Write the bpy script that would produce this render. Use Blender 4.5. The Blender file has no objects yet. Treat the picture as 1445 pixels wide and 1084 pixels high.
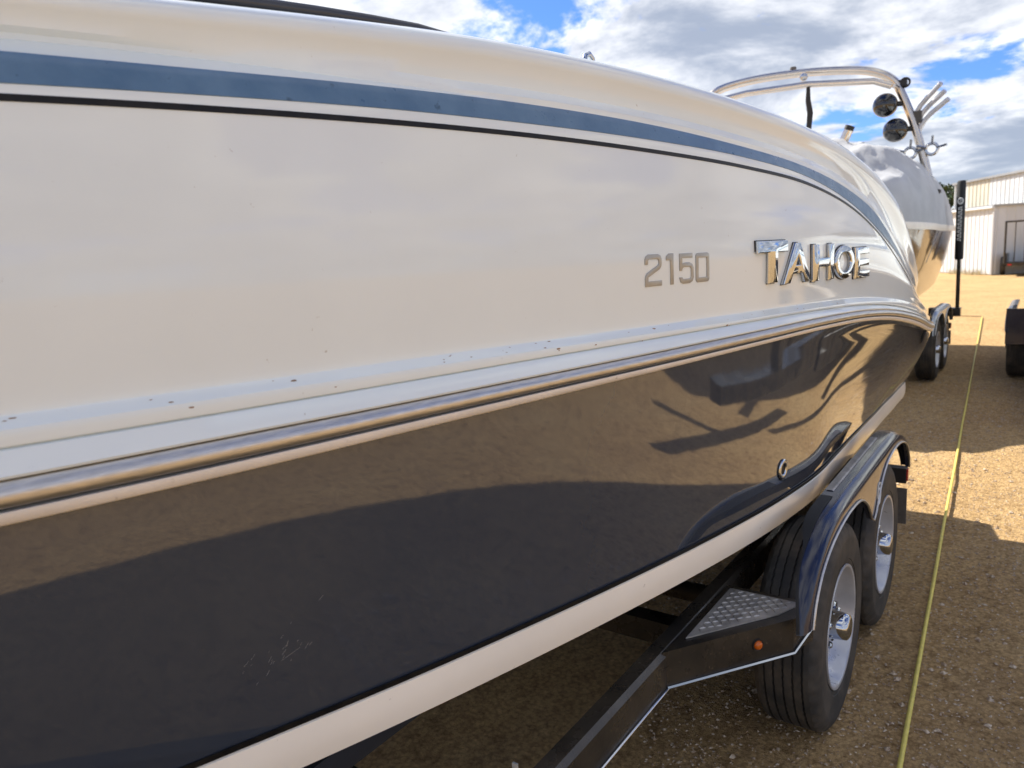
import bpy, bmesh, math, random
from mathutils import Vector, Matrix, noise
R = math.radians
random.seed(7)
scene = bpy.context.scene
col = scene.collection

# ------------------------------------------------------------------ camera
CAM_H = 1.53
cam_d = bpy.data.cameras.new('camera'); cam = bpy.data.objects.new('camera', cam_d); col.objects.link(cam)
AX = (0.58055007, 0.16630939, -0.79705884)
AY = (-0.81241739, 0.05313229, -0.58065045)
AU = (-0.05421806, 0.98464112, 0.1659586)
cam.matrix_world = Matrix(((AX[0], AX[1], AX[2], 0), (AY[0], AY[1], AY[2], 0), (AU[0], AU[1], AU[2], CAM_H), (0, 0, 0, 1)))
cam_d.sensor_fit = 'HORIZONTAL'; cam_d.sensor_width = 36; cam_d.lens = 1040 / 1445 * 36
cam_d.clip_start = .02; cam_d.clip_end = 3000
cam_d.dof.use_dof = True; cam_d.dof.focus_distance = 1.75; cam_d.dof.aperture_fstop = 5.5
scene.camera = cam

# ------------------------------------------------------------------ sky and sun
SUN = Vector((.27, .95, 1.0)).normalized()
world = bpy.data.worlds.new('World'); scene.world = world; world.use_nodes = True
nt = world.node_tree; nt.nodes.clear(); N = nt.nodes; L = nt.links
def wmath(op, a, b=None, c=None):
    n = N.new('ShaderNodeMath'); n.operation = op
    for i, v in enumerate((a, b, c)):
        if v is None: continue
        if isinstance(v, (int, float)): n.inputs[i].default_value = v
        else: L.new(v, n.inputs[i])
    return n.outputs[0]
sky = N.new('ShaderNodeTexSky'); sky.sky_type = 'NISHITA'; sky.sun_disc = False
sky.sun_elevation = math.asin(SUN.z); sky.sun_rotation = math.atan2(SUN.x, SUN.y)
sky.air_density = 1.0; sky.dust_density = .6; sky.ozone_density = 2.2; sky.altitude = 1500
tc = N.new('ShaderNodeTexCoord'); sp = N.new('ShaderNodeSeparateXYZ'); L.new(tc.outputs['Generated'], sp.inputs[0])
zz = wmath('MAXIMUM', sp.outputs[2], 0.0)
den = wmath('ADD', zz, .17)
cmb = N.new('ShaderNodeCombineXYZ')
L.new(wmath('DIVIDE', sp.outputs[0], den), cmb.inputs[0]); L.new(wmath('DIVIDE', sp.outputs[1], den), cmb.inputs[1])
cmb.inputs[2].default_value = 3.7
def wnoise(scale, detail, rough, off=(0, 0, 0), dist=.0):
    m = N.new('ShaderNodeMapping'); m.inputs['Location'].default_value = off; L.new(cmb.outputs[0], m.inputs[0])
    n = N.new('ShaderNodeTexNoise'); n.inputs['Scale'].default_value = scale; n.inputs['Detail'].default_value = detail
    n.inputs['Roughness'].default_value = rough; n.inputs['Distortion'].default_value = dist
    L.new(m.outputs[0], n.inputs['Vector']); return n.outputs['Fac']
CO = (-3.3, -8.2, 0)
n_big = wnoise(1.7, 9, .62, CO, .25)
n_wide = wnoise(.28, 2, .5, (4, 2, 0))
dens = wmath('ADD', n_big, wmath('MULTIPLY', wmath('SUBTRACT', n_wide, .5), .45))
def wramp(v, a, b):
    m = N.new('ShaderNodeMapRange'); m.interpolation_type = 'SMOOTHSTEP'
    m.inputs['From Min'].default_value = a; m.inputs['From Max'].default_value = b; L.new(v, m.inputs['Value']); return m.outputs['Result']
mask = wramp(dens, .395, .475)
# thick parts of a cloud are grey underneath, its edges lit white
n_shift = wnoise(1.7, 9, .62, (CO[0] + .10, CO[1] + .16, 0), .25)
shade = wramp(wmath('ADD', wmath('SUBTRACT', n_big, n_shift), wmath('MULTIPLY', wmath('SUBTRACT', dens, .52), -.9)), -.14, .19)
cc = N.new('ShaderNodeMix'); cc.data_type = 'RGBA'
L.new(shade, cc.inputs['Factor']); cc.inputs['A'].default_value = (1.6, 1.8, 2.15, 1); cc.inputs['B'].default_value = (5.0, 4.97, 4.9, 1)
tint = N.new('ShaderNodeMix'); tint.data_type = 'RGBA'; tint.blend_type = 'MULTIPLY'; tint.inputs['Factor'].default_value = 1
L.new(sky.outputs[0], tint.inputs['A']); tint.inputs['B'].default_value = (.30, .43, .72, 1)
mx = N.new('ShaderNodeMix'); mx.data_type = 'RGBA'
L.new(wmath('MULTIPLY', mask, .93), mx.inputs['Factor']); L.new(tint.outputs['Result'], mx.inputs['A']); L.new(cc.outputs['Result'], mx.inputs['B'])
bg = N.new('ShaderNodeBackground'); bg.inputs['Strength'].default_value = .06; L.new(mx.outputs['Result'], bg.inputs['Color'])
wo = N.new('ShaderNodeOutputWorld'); L.new(bg.outputs[0], wo.inputs['Surface'])

sun_d = bpy.data.lights.new('sun', 'SUN'); sun_d.energy = 2.0; sun_d.angle = R(.55); sun_d.color = (1, .95, .87)
sun = bpy.data.objects.new('sun', sun_d); col.objects.link(sun); sun.location = (5, 15, 25)
sun.rotation_euler = SUN.to_track_quat('Z', 'Y').to_euler()
vs = scene.view_settings; vs.view_transform = 'Standard'; vs.look = 'None'; vs.gamma = 1; vs.exposure = 2.25; vs.use_curve_mapping = False
scene.cycles.max_bounces = 10; scene.cycles.caustics_reflective = False; scene.cycles.caustics_refractive = False
try: scene.cycles.use_denoising = True
except Exception: pass

# ------------------------------------------------------------------ materials
MATS = {}
def mat(name, base, rough=.5, metal=0., spec=.5, coat=0., var=0., vscale=6., vcol=None, bump=0., bscale=40., rvar=0., emis=None, sheen=0., detail=6, vec=None, vlo=.35, vhi=.65):
    if name in MATS: return MATS[name]
    m = bpy.data.materials.new(name); m.use_nodes = True; t = m.node_tree; b = t.nodes['Principled BSDF']
    b.inputs['Base Color'].default_value = (*base, 1); b.inputs['Roughness'].default_value = rough; b.inputs['Metallic'].default_value = metal
    b.inputs['Specular IOR Level'].default_value = spec; b.inputs['Coat Weight'].default_value = coat; b.inputs['Coat Roughness'].default_value = .04
    co = t.nodes.new('ShaderNodeTexCoord')
    vin = co.outputs['Object']
    if vec:
        mp = t.nodes.new('ShaderNodeMapping'); mp.inputs['Scale'].default_value = vec; t.links.new(vin, mp.inputs[0]); vin = mp.outputs[0]
    def nz(s, d=detail):
        n = t.nodes.new('ShaderNodeTexNoise'); n.inputs['Scale'].default_value = s; n.inputs['Detail'].default_value = d; n.inputs['Roughness'].default_value = .6
        t.links.new(vin, n.inputs['Vector']); return n.outputs['Fac']
    if var > 0 or vcol:
        rp = t.nodes.new('ShaderNodeMapRange'); rp.inputs['From Min'].default_value = vlo; rp.inputs['From Max'].default_value = vhi; t.links.new(nz(vscale), rp.inputs['Value'])
        mx = t.nodes.new('ShaderNodeMix'); mx.data_type = 'RGBA'
        c2 = vcol or tuple(max(0, c * (1 - var)) for c in base)
        mx.inputs['A'].default_value = (*base, 1); mx.inputs['B'].default_value = (*c2, 1)
        t.links.new(rp.outputs[0], mx.inputs['Factor']); t.links.new(mx.outputs['Result'], b.inputs['Base Color'])
    if rvar > 0:
        rp = t.nodes.new('ShaderNodeMapRange'); rp.inputs['From Min'].default_value = .3; rp.inputs['From Max'].default_value = .7
        rp.inputs['To Min'].default_value = max(.0, rough - rvar * .4); rp.inputs['To Max'].default_value = rough + rvar
        t.links.new(nz(vscale * 1.7), rp.inputs['Value']); t.links.new(rp.outputs[0], b.inputs['Roughness'])
    if bump > 0:
        bp = t.nodes.new('ShaderNodeBump'); bp.inputs['Strength'].default_value = 1; bp.inputs['Distance'].default_value = bump
        t.links.new(nz(bscale, 4), bp.inputs['Height']); t.links.new(bp.outputs[0], b.inputs['Normal'])
    if emis: b.inputs['Emission Color'].default_value = (*emis[0], 1); b.inputs['Emission Strength'].default_value = emis[1]
    if sheen: b.inputs['Sheen Weight'].default_value = sheen
    MATS[name] = m; return m

M_white = mat('white_gelcoat', (.75, .80, .79), .06, spec=.42, coat=.0, var=.04, vscale=2.2, bump=.0008, bscale=1.6)
def dirty(m, dirt=(.30, .24, .17), scale=55, lo=.69, hi=.76, amount=.7, stretch=(1, 1, 1)):
    """small dust and grime specks laid over a material's colour"""
    t = m.node_tree; b = t.nodes['Principled BSDF']
    co = t.nodes.new('ShaderNodeTexCoord'); mp = t.nodes.new('ShaderNodeMapping'); mp.inputs['Scale'].default_value = stretch
    t.links.new(co.outputs['Object'], mp.inputs[0])
    n = t.nodes.new('ShaderNodeTexNoise'); n.inputs['Scale'].default_value = scale; n.inputs['Detail'].default_value = 5; n.inputs['Roughness'].default_value = .7
    t.links.new(mp.outputs[0], n.inputs['Vector'])
    rp = t.nodes.new('ShaderNodeMapRange'); rp.inputs['From Min'].default_value = lo; rp.inputs['From Max'].default_value = hi; rp.inputs['To Max'].default_value = amount
    t.links.new(n.outputs['Fac'], rp.inputs['Value'])
    mx = t.nodes.new('ShaderNodeMix'); mx.data_type = 'RGBA'; mx.inputs['B'].default_value = (*dirt, 1)
    src = b.inputs['Base Color'].links[0].from_socket if b.inputs['Base Color'].links else None
    if src: t.links.new(src, mx.inputs['A'])
    else: mx.inputs['A'].default_value = b.inputs['Base Color'].default_value
    t.links.new(rp.outputs[0], mx.inputs['Factor']); t.links.new(mx.outputs['Result'], b.inputs['Base Color'])
dirty(M_white)
M_navy = mat('navy_gelcoat', (.034, .043, .062), .03, spec=.55, coat=1.0, vcol=(.050, .057, .070), vscale=1.6, bump=.0012, bscale=1.7)
dirty(M_navy, (.16, .14, .12), 70, .70, .80, .55)
M_bottom = mat('bottom_paint', (.02, .02, .024), .5, var=.3)
M_band = mat('white_boot_band', (.93, .865, .75), .16, spec=.5, var=.06, vscale=3); dirty(M_band, scale=40, lo=.68)
M_blue = mat('slate_blue_tape', (.072, .145, .245), .30, spec=.5, vcol=(.105, .19, .295), vscale=14, rvar=.12, bump=.0003, bscale=60)
dirty(M_blue, (.02, .05, .09), 38, .62, .70, .7)
M_black = mat('black_tape', (.005, .005, .006), .35, spec=.22, vcol=(.016, .014, .012), vscale=30)
M_gap = mat('black_rubber', (.012, .010, .009), .6)
M_steel = mat('brushed_stainless', (.60, .57, .53), .36, 1., var=.2, vscale=20, vec=(.6, 6, 14), rvar=.12)
M_chrome = mat('chrome', (.47, .49, .52), .05, 1.)
M_vinyl = mat('white_vinyl_insert', (.80, .72, .62), .35, var=.10, vscale=12); dirty(M_vinyl, scale=60, lo=.64, hi=.74)
M_digit = mat('silver_print', (.37, .355, .315), .3, .3, var=.1, vscale=60)
M_trim = mat('grey_rubber_trim', (.05, .052, .058), .35, var=.3, vscale=12)
M_canvas_dark = mat('charcoal_canvas', (.04, .04, .045), .85, bump=.001, bscale=200)
M_frame = mat('black_trailer_paint', (.012, .011, .010), .22, spec=.5, vcol=(.05, .040, .028), vscale=5, rvar=.25, bump=.0004, bscale=90); dirty(M_frame, (.20, .14, .09), 60, .62, .72, .5)
M_fender = mat('navy_fender_paint', (.010, .014, .036), .14, spec=.5, coat=.1, vcol=(.03, .032, .05), vscale=4, rvar=.1)
M_fendfront = mat('matte_black_front', (.014, .0135, .012), .55, var=.3, vscale=15, bump=.0006, bscale=150)
M_alu = mat('tread_aluminium', (.52, .49, .45), .36, .5, var=.4, vscale=18, rvar=.2)
M_tyre = mat('tyre_rubber', (.026, .025, .023), .72, vcol=(.10, .082, .062), vscale=9, bump=.0006, bscale=120, vlo=.42, vhi=.78)
M_rim = mat('silver_wheel_paint', (.56, .57, .60), .28, .35, var=.2, vscale=9, rvar=.15)
M_amber = mat('amber_lens', (.55, .11, .008), .15, spec=.5)
M_red = mat('red_lens', (.45, .01, .012), .12, spec=.6)
M_plate = mat('grey_metal_plate', (.16, .145, .13), .5, .3, var=.3, vscale=30)
M_rope = mat('yellow_rope', (.80, .66, .14), .6, var=.15, vscale=40, bump=.002, bscale=160)
M_rope2 = mat('tan_rope', (.42, .30, .16), .8)
M_cover = mat('grey_canvas', (.42, .425, .43), .8, var=.18, vscale=3, bump=.002, bscale=25, sheen=.2)
M_hull2 = mat('tan_gelcoat', (.24, .145, .07), .10, spec=.6, var=.1, vscale=2)
M_hull2b = mat('black_gelcoat', (.012, .011, .012), .10, spec=.6)
M_polish = mat('polished_aluminium', (.62, .56, .49), .20, 1., var=.1, vscale=8)
M_spk = mat('gloss_black_shell', (.006, .006, .007), .05, spec=.6, coat=.4)
M_fend2 = mat('silver_fender', (.40, .42, .44), .22, .6, var=.2, vscale=5)
M_metalwall = mat('white_ribbed_sheet', (.60, .61, .61), .45, spec=.4, vcol=(.52, .51, .47), vscale=1.2, vec=(1, 1, .25), vlo=.45, vhi=.8)
M_metalcream = mat('cream_ribbed_sheet', (.60, .56, .44), .45, var=.12, vscale=1.2)
M_roofm = mat('grey_roof_sheet', (.35, .35, .34), .4, .3, var=.2, vscale=2)
M_sleeve = mat('black_sleeve', (.010, .010, .011), .75)
M_print = mat('white_print', (.70, .70, .68), .6)
M_leaf = mat('leaf_green', (.05, .085, .022), .6, var=.5, vscale=3)
M_bark = mat('bark', (.10, .07, .045), .85, var=.4)
M_rv = mat('cream_rv_siding', (.62, .58, .50), .4, var=.1)
M_glassd = mat('dark_window_glass', (.02, .022, .025), .06, spec=.7)
M_straw = mat('dry_grass', (.42, .33, .17), .8, var=.3)

# ground: tan decomposed granite
def ground_mat():
    m = bpy.data.materials.new('tan_gravel'); m.use_nodes = True; t = m.node_tree; b = t.nodes['Principled BSDF']; b.inputs['Roughness'].default_value = .92; b.inputs['Specular IOR Level'].default_value = .04
    co = t.nodes.new('ShaderNodeTexCoord')
    def nz(s, d=8, r=.65):
        n = t.nodes.new('ShaderNodeTexNoise'); n.inputs['Scale'].default_value = s; n.inputs['Detail'].default_value = d; n.inputs['Roughness'].default_value = r; t.links.new(co.outputs['Object'], n.inputs['Vector']); return n.outputs['Fac']
    def ramp(v, pts):
        r = t.nodes.new('ShaderNodeValToRGB'); e = r.color_ramp.elements
        e[0].position, e[0].color = pts[0][0], (*pts[0][1], 1); e[1].position, e[1].color = pts[-1][0], (*pts[-1][1], 1)
        for p, c in pts[1:-1]: q = e.new(p); q.color = (*c, 1)
        t.links.new(v, r.inputs[0]); return r.outputs[0]
    def mix(kind, f, a, bb):
        x = t.nodes.new('ShaderNodeMix'); x.data_type = 'RGBA'; x.blend_type = kind
        if isinstance(f, float): x.inputs['Factor'].default_value = f
        else: t.links.new(f, x.inputs['Factor'])
        for s, v in (('A', a), ('B', bb)):
            if isinstance(v, tuple): x.inputs[s].default_value = (*v, 1)
            else: t.links.new(v, x.inputs[s])
        return x.outputs['Result']
    big = ramp(nz(.9, 5), [(.3, (.49, .325, .160)), (.5, (.57, .388, .190)), (.7, (.61, .435, .225))])
    fine = ramp(nz(55, 10, .75), [(.28, (.40, .36, .33)), (.43, (.92, .90, .88)), (.57, (1.06, 1.05, 1.03)), (.70, (1.5, 1.5, 1.48))])
    c = mix('MULTIPLY', 1.0, big, fine)
    v = t.nodes.new('ShaderNodeTexVoronoi'); v.inputs['Scale'].default_value = 62; t.links.new(co.outputs['Object'], v.inputs['Vector'])
    vr = ramp(v.outputs['Distance'], [(.0, (1.2, 1.18, 1.15)), (.45, (1, 1, 1)), (.75, (.42, .38, .34))])
    c = mix('MULTIPLY', .45, c, vr)
    dark = ramp(nz(3.0, 6, .7), [(.56, (0, 0, 0)), (.72, (1, 1, 1))])
    c = mix('MIX', mix('MULTIPLY', 1.0, dark, (.45, .45, .45)), c, (.33, .215, .125))
    clod = ramp(nz(17, 5, .7), [(.32, (.62, .58, .55)), (.47, (.98, .97, .96)), (.60, (1.06, 1.05, 1.04)), (.72, (1.22, 1.20, 1.17))])
    c = mix('MULTIPLY', 1.0, c, clod)
    t.links.new(c, b.inputs['Base Color'])
    add = t.nodes.new('ShaderNodeMath'); add.operation = 'ADD'; t.links.new(nz(60, 8, .7), add.inputs[0]); t.links.new(nz(6, 4), add.inputs[1])
    bp = t.nodes.new('ShaderNodeBump'); bp.inputs['Distance'].default_value = .022; bp.inputs['Strength'].default_value = 1; t.links.new(add.outputs[0], bp.inputs['Height']); t.links.new(bp.outputs[0], b.inputs['Normal'])
    return m
M_ground = ground_mat()
M_pebble = mat('pebble', (.30, .20, .12), .85, vcol=(.62, .50, .36), vscale=70, detail=1)

# ------------------------------------------------------------------ helpers
def link(name, me, m, parent=None, loc=None):
    o = bpy.data.objects.new(name, me); col.objects.link(o)
    if m is not None and not me.materials: me.materials.append(m)
    if parent is not None: o.parent = parent; o.matrix_parent_inverse = parent.matrix_world.inverted() if parent.type == 'EMPTY' else Matrix()
    return o
def meshobj(name, verts, faces, m, parent=None, smooth=None, fix=True):
    me = bpy.data.meshes.new(name); me.from_pydata([tuple(v) for v in verts], [], faces); me.validate()
    if fix:
        bm = bmesh.new(); bm.from_mesh(me); bmesh.ops.remove_doubles(bm, verts=bm.verts, dist=1e-6); bmesh.ops.recalc_face_normals(bm, faces=bm.faces); bm.to_mesh(me); bm.free()
    if smooth is not None:
        me.polygons.foreach_set('use_smooth', [True] * len(me.polygons))
        if smooth < 179: me.set_sharp_from_angle(angle=R(smooth))
    me.update()
    return link(name, me, m, parent)
class MB:
    """collects shapes of ONE part"""
    def __init__(s, T=None): s.v = []; s.f = []; s.T = T
    def add(s, vs, fs):
        k = len(s.v); s.v += [Vector(p) for p in vs]; s.f += [tuple(i + k for i in q) for q in fs]; return s
    def box(s, a, b):
        (x0, y0, z0), (x1, y1, z1) = a, b
        return s.add([(x0, y0, z0), (x1, y0, z0), (x1, y1, z0), (x0, y1, z0), (x0, y0, z1), (x1, y0, z1), (x1, y1, z1), (x0, y1, z1)],
                     [(0, 3, 2, 1), (4, 5, 6, 7), (0, 1, 5, 4), (1, 2, 6, 5), (2, 3, 7, 6), (3, 0, 4, 7)])
    def prism(s, poly, z0, z1):
        n = len(poly)
        return s.add([(x, y, z0) for x, y in poly] + [(x, y, z1) for x, y in poly],
                     [tuple(range(n))[::-1], tuple(range(n, 2 * n))] + [(i, (i + 1) % n, n + (i + 1) % n, n + i) for i in range(n)])
    def grid(s, rows, closed=False, caps=False):
        n = len(rows[0]); vs = [p for r in rows for p in r]; fs = []
        for i in range(len(rows) - 1):
            for j in range(n if closed else n - 1):
                a = i * n + j; b = i * n + (j + 1) % n; fs.append((a, b, b + n, a + n))
        if caps: fs += [tuple(range(n))[::-1], tuple(range((len(rows) - 1) * n, len(rows) * n))]
        return s.add(vs, fs)
    def tube(s, path, r, n=8, closed=False, caps=True, flat=1.):
        P = [Vector(p) for p in path]; rows = []; up = Vector((0, 0, 1))
        rr = r if isinstance(r, (list, tuple)) else [r] * len(P)
        side0 = None
        for i, p in enumerate(P):
            if closed: t = (P[(i + 1) % len(P)] - P[i - 1])
            else: t = P[min(i + 1, len(P) - 1)] - P[max(i - 1, 0)]
            t.normalize()
            if side0 is None: side0 = t.cross(up) if abs(t.z) < .95 else t.cross(Vector((1, 0, 0)))
            a = side0 - t * side0.dot(t); a.normalize(); side0 = a; b = t.cross(a)
            rows.append([p + (a * math.cos(2 * math.pi * k / n) + b * math.sin(2 * math.pi * k / n) * flat) * rr[i] for k in range(n)])
        if closed: rows.append(rows[0])
        return s.grid(rows, True, caps and not closed)
    def lathe(s, prof, c, axis='Y', n=48, sgn=1):
        """prof: (r, h) pairs; h runs along the axis"""
        rows = []
        for i in range(n):
            a = 2 * math.pi * i / n; ca, sa = math.cos(a), math.sin(a); row = []
            for r, h in prof:
                q = (ca * r, h * sgn, sa * r) if axis == 'Y' else ((ca * r, sa * r, h * sgn) if axis == 'Z' else (h * sgn, ca * r, sa * r))
                row.append(Vector(c) + Vector(q))
            rows.append(row)
        rows.append(rows[0]); return s.grid(rows)
    def sphere(s, c, r, nu=20, nv=12, sc=(1, 1, 1)):
        rows = []
        for i in range(nv + 1):
            th = math.pi * i / nv
            rows.append([Vector(c) + Vector((sc[0] * r * math.sin(th) * math.cos(2 * math.pi * j / nu), sc[1] * r * math.sin(th) * math.sin(2 * math.pi * j / nu), sc[2] * r * math.cos(th))) for j in range(nu)])
        return s.grid(rows, True)
    def build(s, name, m, parent=None, smooth=None):
        v = [s.T(p) for p in s.v] if s.T else s.v
        return meshobj(name, v, s.f, m, parent, smooth)
def empty(name, loc, label, cat, group=None, rz=0):
    o = bpy.data.objects.new(name, None); col.objects.link(o); o.location = loc; o.rotation_euler.z = rz; o.empty_display_size = .2
    o.matrix_world = Matrix.Translation(loc) @ Matrix.Rotation(rz, 4, 'Z')
    o['label'] = label; o['category'] = cat
    if group: o['group'] = group
    return o
def tag(o, label, cat, group=None):
    o['label'] = label; o['category'] = cat
    if group: o['group'] = group
    return o
def lerp(a, b, t): return a + (b - a) * t
def sstep(a, b, x): t = max(0, min(1, (x - a) / (b - a))); return t * t * (3 - 2 * t)
def pl(xs, ys):
    """smooth (Catmull-Rom style cubic Hermite) interpolation through knots"""
    n = len(xs); d = [(ys[i + 1] - ys[i]) / (xs[i + 1] - xs[i]) for i in range(n - 1)]
    m = [d[0]] + [(d[i - 1] * (xs[i + 1] - xs[i]) + d[i] * (xs[i] - xs[i - 1])) / (xs[i + 1] - xs[i - 1]) for i in range(1, n - 1)] + [d[-1]]
    def f(x):
        if x <= xs[0]: return ys[0] + m[0] * (x - xs[0])
        if x >= xs[-1]: return ys[-1] + m[-1] * (x - xs[-1])
        i = 0
        while x > xs[i + 1]: i += 1
        h = xs[i + 1] - xs[i]; t = (x - xs[i]) / h
        return (2*t**3 - 3*t*t + 1) * ys[i] + (t**3 - 2*t*t + t) * h * m[i] + (-2*t**3 + 3*t*t) * ys[i + 1] + (t**3 - t*t) * h * m[i + 1]
    return f

# ------------------------------------------------------------------ ground
def ground():
    xs = [-900, -200, -60, -20, -8, -4] + [-2 + .25 * i for i in range(57)] + [13, 15, 18, 22, 28, 36, 50, 80, 150, 400, 1500]
    ys = [-900, -200, -60, -20, -8, -4] + [-2 + .25 * i for i in range(21)] + [4, 6, 9, 14, 30, 90, 300, 900]
    def z(x, y):
        if -3 < x < 12.5 and -3 < y < 3.2: return .012 * noise.noise(Vector((x * .9, y * .9, 0))) + .007 * noise.noise(Vector((x * 3.3, y * 3.3, 5))) - .010
        return -.010
    rows = [[(x, y, z(x, y)) for y in ys] for x in xs]
    o = MB().grid(rows).build('ground', M_ground, smooth=180); o['kind'] = 'structure'
ground()

# ------------------------------------------------------------------ the speedboat in front
YC = 1.74; XE = 4.5; RC = .11
def Yr(x):
    y = .435 + .0755 * max(0, 3.7 - x) ** 1.62
    if x > 3.4: y += .035 * (x - 3.4) ** 2
    return y
def corner(x):
    d = x - (XE - RC)
    return RC - math.sqrt(max(0, RC * RC - d * d)) if d > 0 else 0
KX = [-2.1, -1.4, -.7, .3, .6, .9, 1.2, 1.6, 2.0, 2.4, 2.8, 3.1, 3.4, 3.7, 4.0, 4.25, 4.5]
zTop = pl(KX, [1.66, 1.74, 1.82, 1.905, 1.922, 1.937, 1.947, 1.946, 1.933, 1.908, 1.868, 1.818, 1.751, 1.659, 1.546, 1.432, 1.29])
zBT = pl(KX, [1.60, 1.67, 1.735, 1.803, 1.812, 1.820, 1.823, 1.816, 1.795, 1.763, 1.703, 1.632, 1.52, 1.40, 1.30, 1.235, 1.195])
zBB = pl(KX, [1.57, 1.64, 1.70, 1.762, 1.774, 1.782, 1.783, 1.778, 1.763, 1.728, 1.650, 1.562, 1.457, 1.352, 1.272, 1.215, 1.18])
zBK = pl(KX, [1.555, 1.62, 1.68, 1.746, 1.756, 1.761, 1.761, 1.753, 1.737, 1.706, 1.634, 1.547, 1.438, 1.332, 1.252, 1.20, 1.168])
zLd = pl(KX, [1.42, 1.41, 1.395, 1.379, 1.376, 1.373, 1.369, 1.362, 1.355, 1.347, 1.333, 1.311, 1.279, 1.236, 1.190, 1.152, 1.118])
zSm = pl(KX, [1.385, 1.375, 1.36, 1.344, 1.342, 1.341, 1.340, 1.337, 1.333, 1.326, 1.309, 1.284, 1.247, 1.201, 1.153, 1.118, 1.085])
zF = pl(KX, [1.355, 1.345, 1.33, 1.313, 1.313, 1.313, 1.313, 1.312, 1.311, 1.308, 1.294, 1.269, 1.230, 1.183, 1.136, 1.104, 1.074])
zH = pl(KX, [1.32, 1.31, 1.295, 1.274, 1.275, 1.278, 1.280, 1.281, 1.282, 1.281, 1.268, 1.243, 1.203, 1.155, 1.108, 1.076, 1.046])
zI = pl(KX, [1.30, 1.29, 1.275, 1.254, 1.255, 1.259, 1.262, 1.265, 1.267, 1.266, 1.253, 1.227, 1.186, 1.138, 1.092, 1.060, 1.030])
zJ = pl(KX, [1.2, 1.02, .90, .812, .800, .789, .782, .774, .768, .765, .765, .765, .765, .765, .765, .765, .765])
zK = lambda x: zJ(x) - lerp(.03, .078, sstep(-2.1, -.5, x))
oJ = pl([-2.1, .3, .96, 1.4, 1.8, 2.2, 2.5, 2.8, 3.1, 3.4, 3.7, 4.0, 4.25, 4.5], [.05, .078, .057, .045, .038, .039, .053, .089, .12, .142, .150, .140, .128, .111])
zKeel = pl([-2.1, -1.7, -1.0, 0, 1, 4.5], [1.12, .86, .60, .48, .45, .45])
def topshrink(x): return lerp(1, .55, sstep(3.5, 4.45, x))

def deck_section(x):
    """(inward offset from the rub rail line, height) of the white deck moulding, bottom to top; also row indices"""
    f, s, l, k, bb, bt, t = zF(x), zSm(x), zLd(x), zBK(x), zBB(x), zBT(x), zTop(x)
    g = topshrink(x)
    P = [(.012, f - .006), (-.006, f - .003), (-.0075, f + .0005), (-.006, f + .003)]
    P += [(.009, s - .003), (.0125, s - .0015), (.0165, s - .0008), (.0165, s + .0008), (.0105, s + .0015), (.0097, s + .005)]
    P += [(.0100, l - .017), (.0108, l - .0135), (.0135, l - .0115), (.0255, l - .0015), (.0280, l + .001), (.0285, l + .004), (.0284, l + .012)]
    a = (.0284, l + .012); b = (.045, k - .0045); n = 12
    for i in range(1, n + 1):
        u = i / n; P.append((lerp(a[0], b[0], u) - .010 * math.sin(math.pi * u), lerp(a[1], b[1], u)))
    ib0 = len(P) - 1
    P.append((.0455, k + .0045)); ib1 = len(P) - 1
    P.append((.050, bb)); il0 = len(P) - 1
    for u in (.33, .67): P.append((lerp(.050, .065, u), lerp(bb, bt, u)))
    P.append((.065, bt)); il1 = len(P) - 1
    fc = .27 * (1 - sstep(.45, 1.25, x)) ; H = t - bt
    cd = .065 + .055 * fc / .27 * 1.05
    P.append((cd, bt + H * max(fc, .03))); ic = len(P) - 1
    P.append((cd + .0005, bt + H * max(fc, .03) + .008))
    base = cd * .5 + .046
    P.append((base + .006, bt + H * lerp(max(fc, .03), .66, .35))); P.append((base + .004, bt + H * lerp(max(fc, .03), .66, .7)))
    P.append((base - .001, bt + H * .60)); P.append((base - .004, bt + H * .68)); P.append((base - .003, bt + H * .76)); P.append((base + .003, bt + H * .84)); P.append((base + .014, bt + H * .915)); P.append((base + .028, bt + H * .965)); P.append((base + .045, t))
    it = len(P) - 1
    P += [(base + .068, t + .008), (base + .10, t + .013)]
    i0 = il1
    P = [(p if i <= i0 else (lerp(.065, p[0], g) if g < 1 else p[0], p[1])) for i, p in enumerate(P)]
    return P, (ib0, ib1, il0, il1)
def yclamp(y): return min(y, YC)
def deck_pts(x, side=1):
    P, _ = deck_section(x); y0 = Yr(x) + corner(x)
    return [(x, YC - side * (YC - yclamp(y0 + d)), z) for d, z in P]
xs_vis = [-2.05, -1.95, -1.8, -1.6, -1.35, -1.1, -.85, -.6, -.4, -.2, 0, .1] + [.18 + .04 * i for i in range(104)] + [4.36, 4.40, 4.43, 4.455, 4.475, 4.49, 4.499]
xs_vis = sorted(set(round(x, 3) for x in xs_vis if x < XE))
boat = empty('speedboat', (1.2, YC, .40), 'white over navy speedboat with slate blue stripe filling the foreground', 'boat')

rows = []
for x in xs_vis:
    near = deck_pts(x); far = deck_pts(x, -1)[::-1]
    t = near[-1]; yl = t[1]; zt = t[2]; mid = []
    for u in (.25, .5, .75): mid.append((x, lerp(yl, YC, u), zt + .02 * u))
    rows.append(near + mid + [(x, YC, zt + .022)] + [(p[0], 2 * YC - p[1], p[2]) for p in mid[::-1]] + far)
b = MB().grid(rows)
b.f.append(tuple(range((len(rows) - 1) * len(rows[0]), len(rows) * len(rows[0]))))
b.build('deck', M_white, boat, smooth=34)

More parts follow.
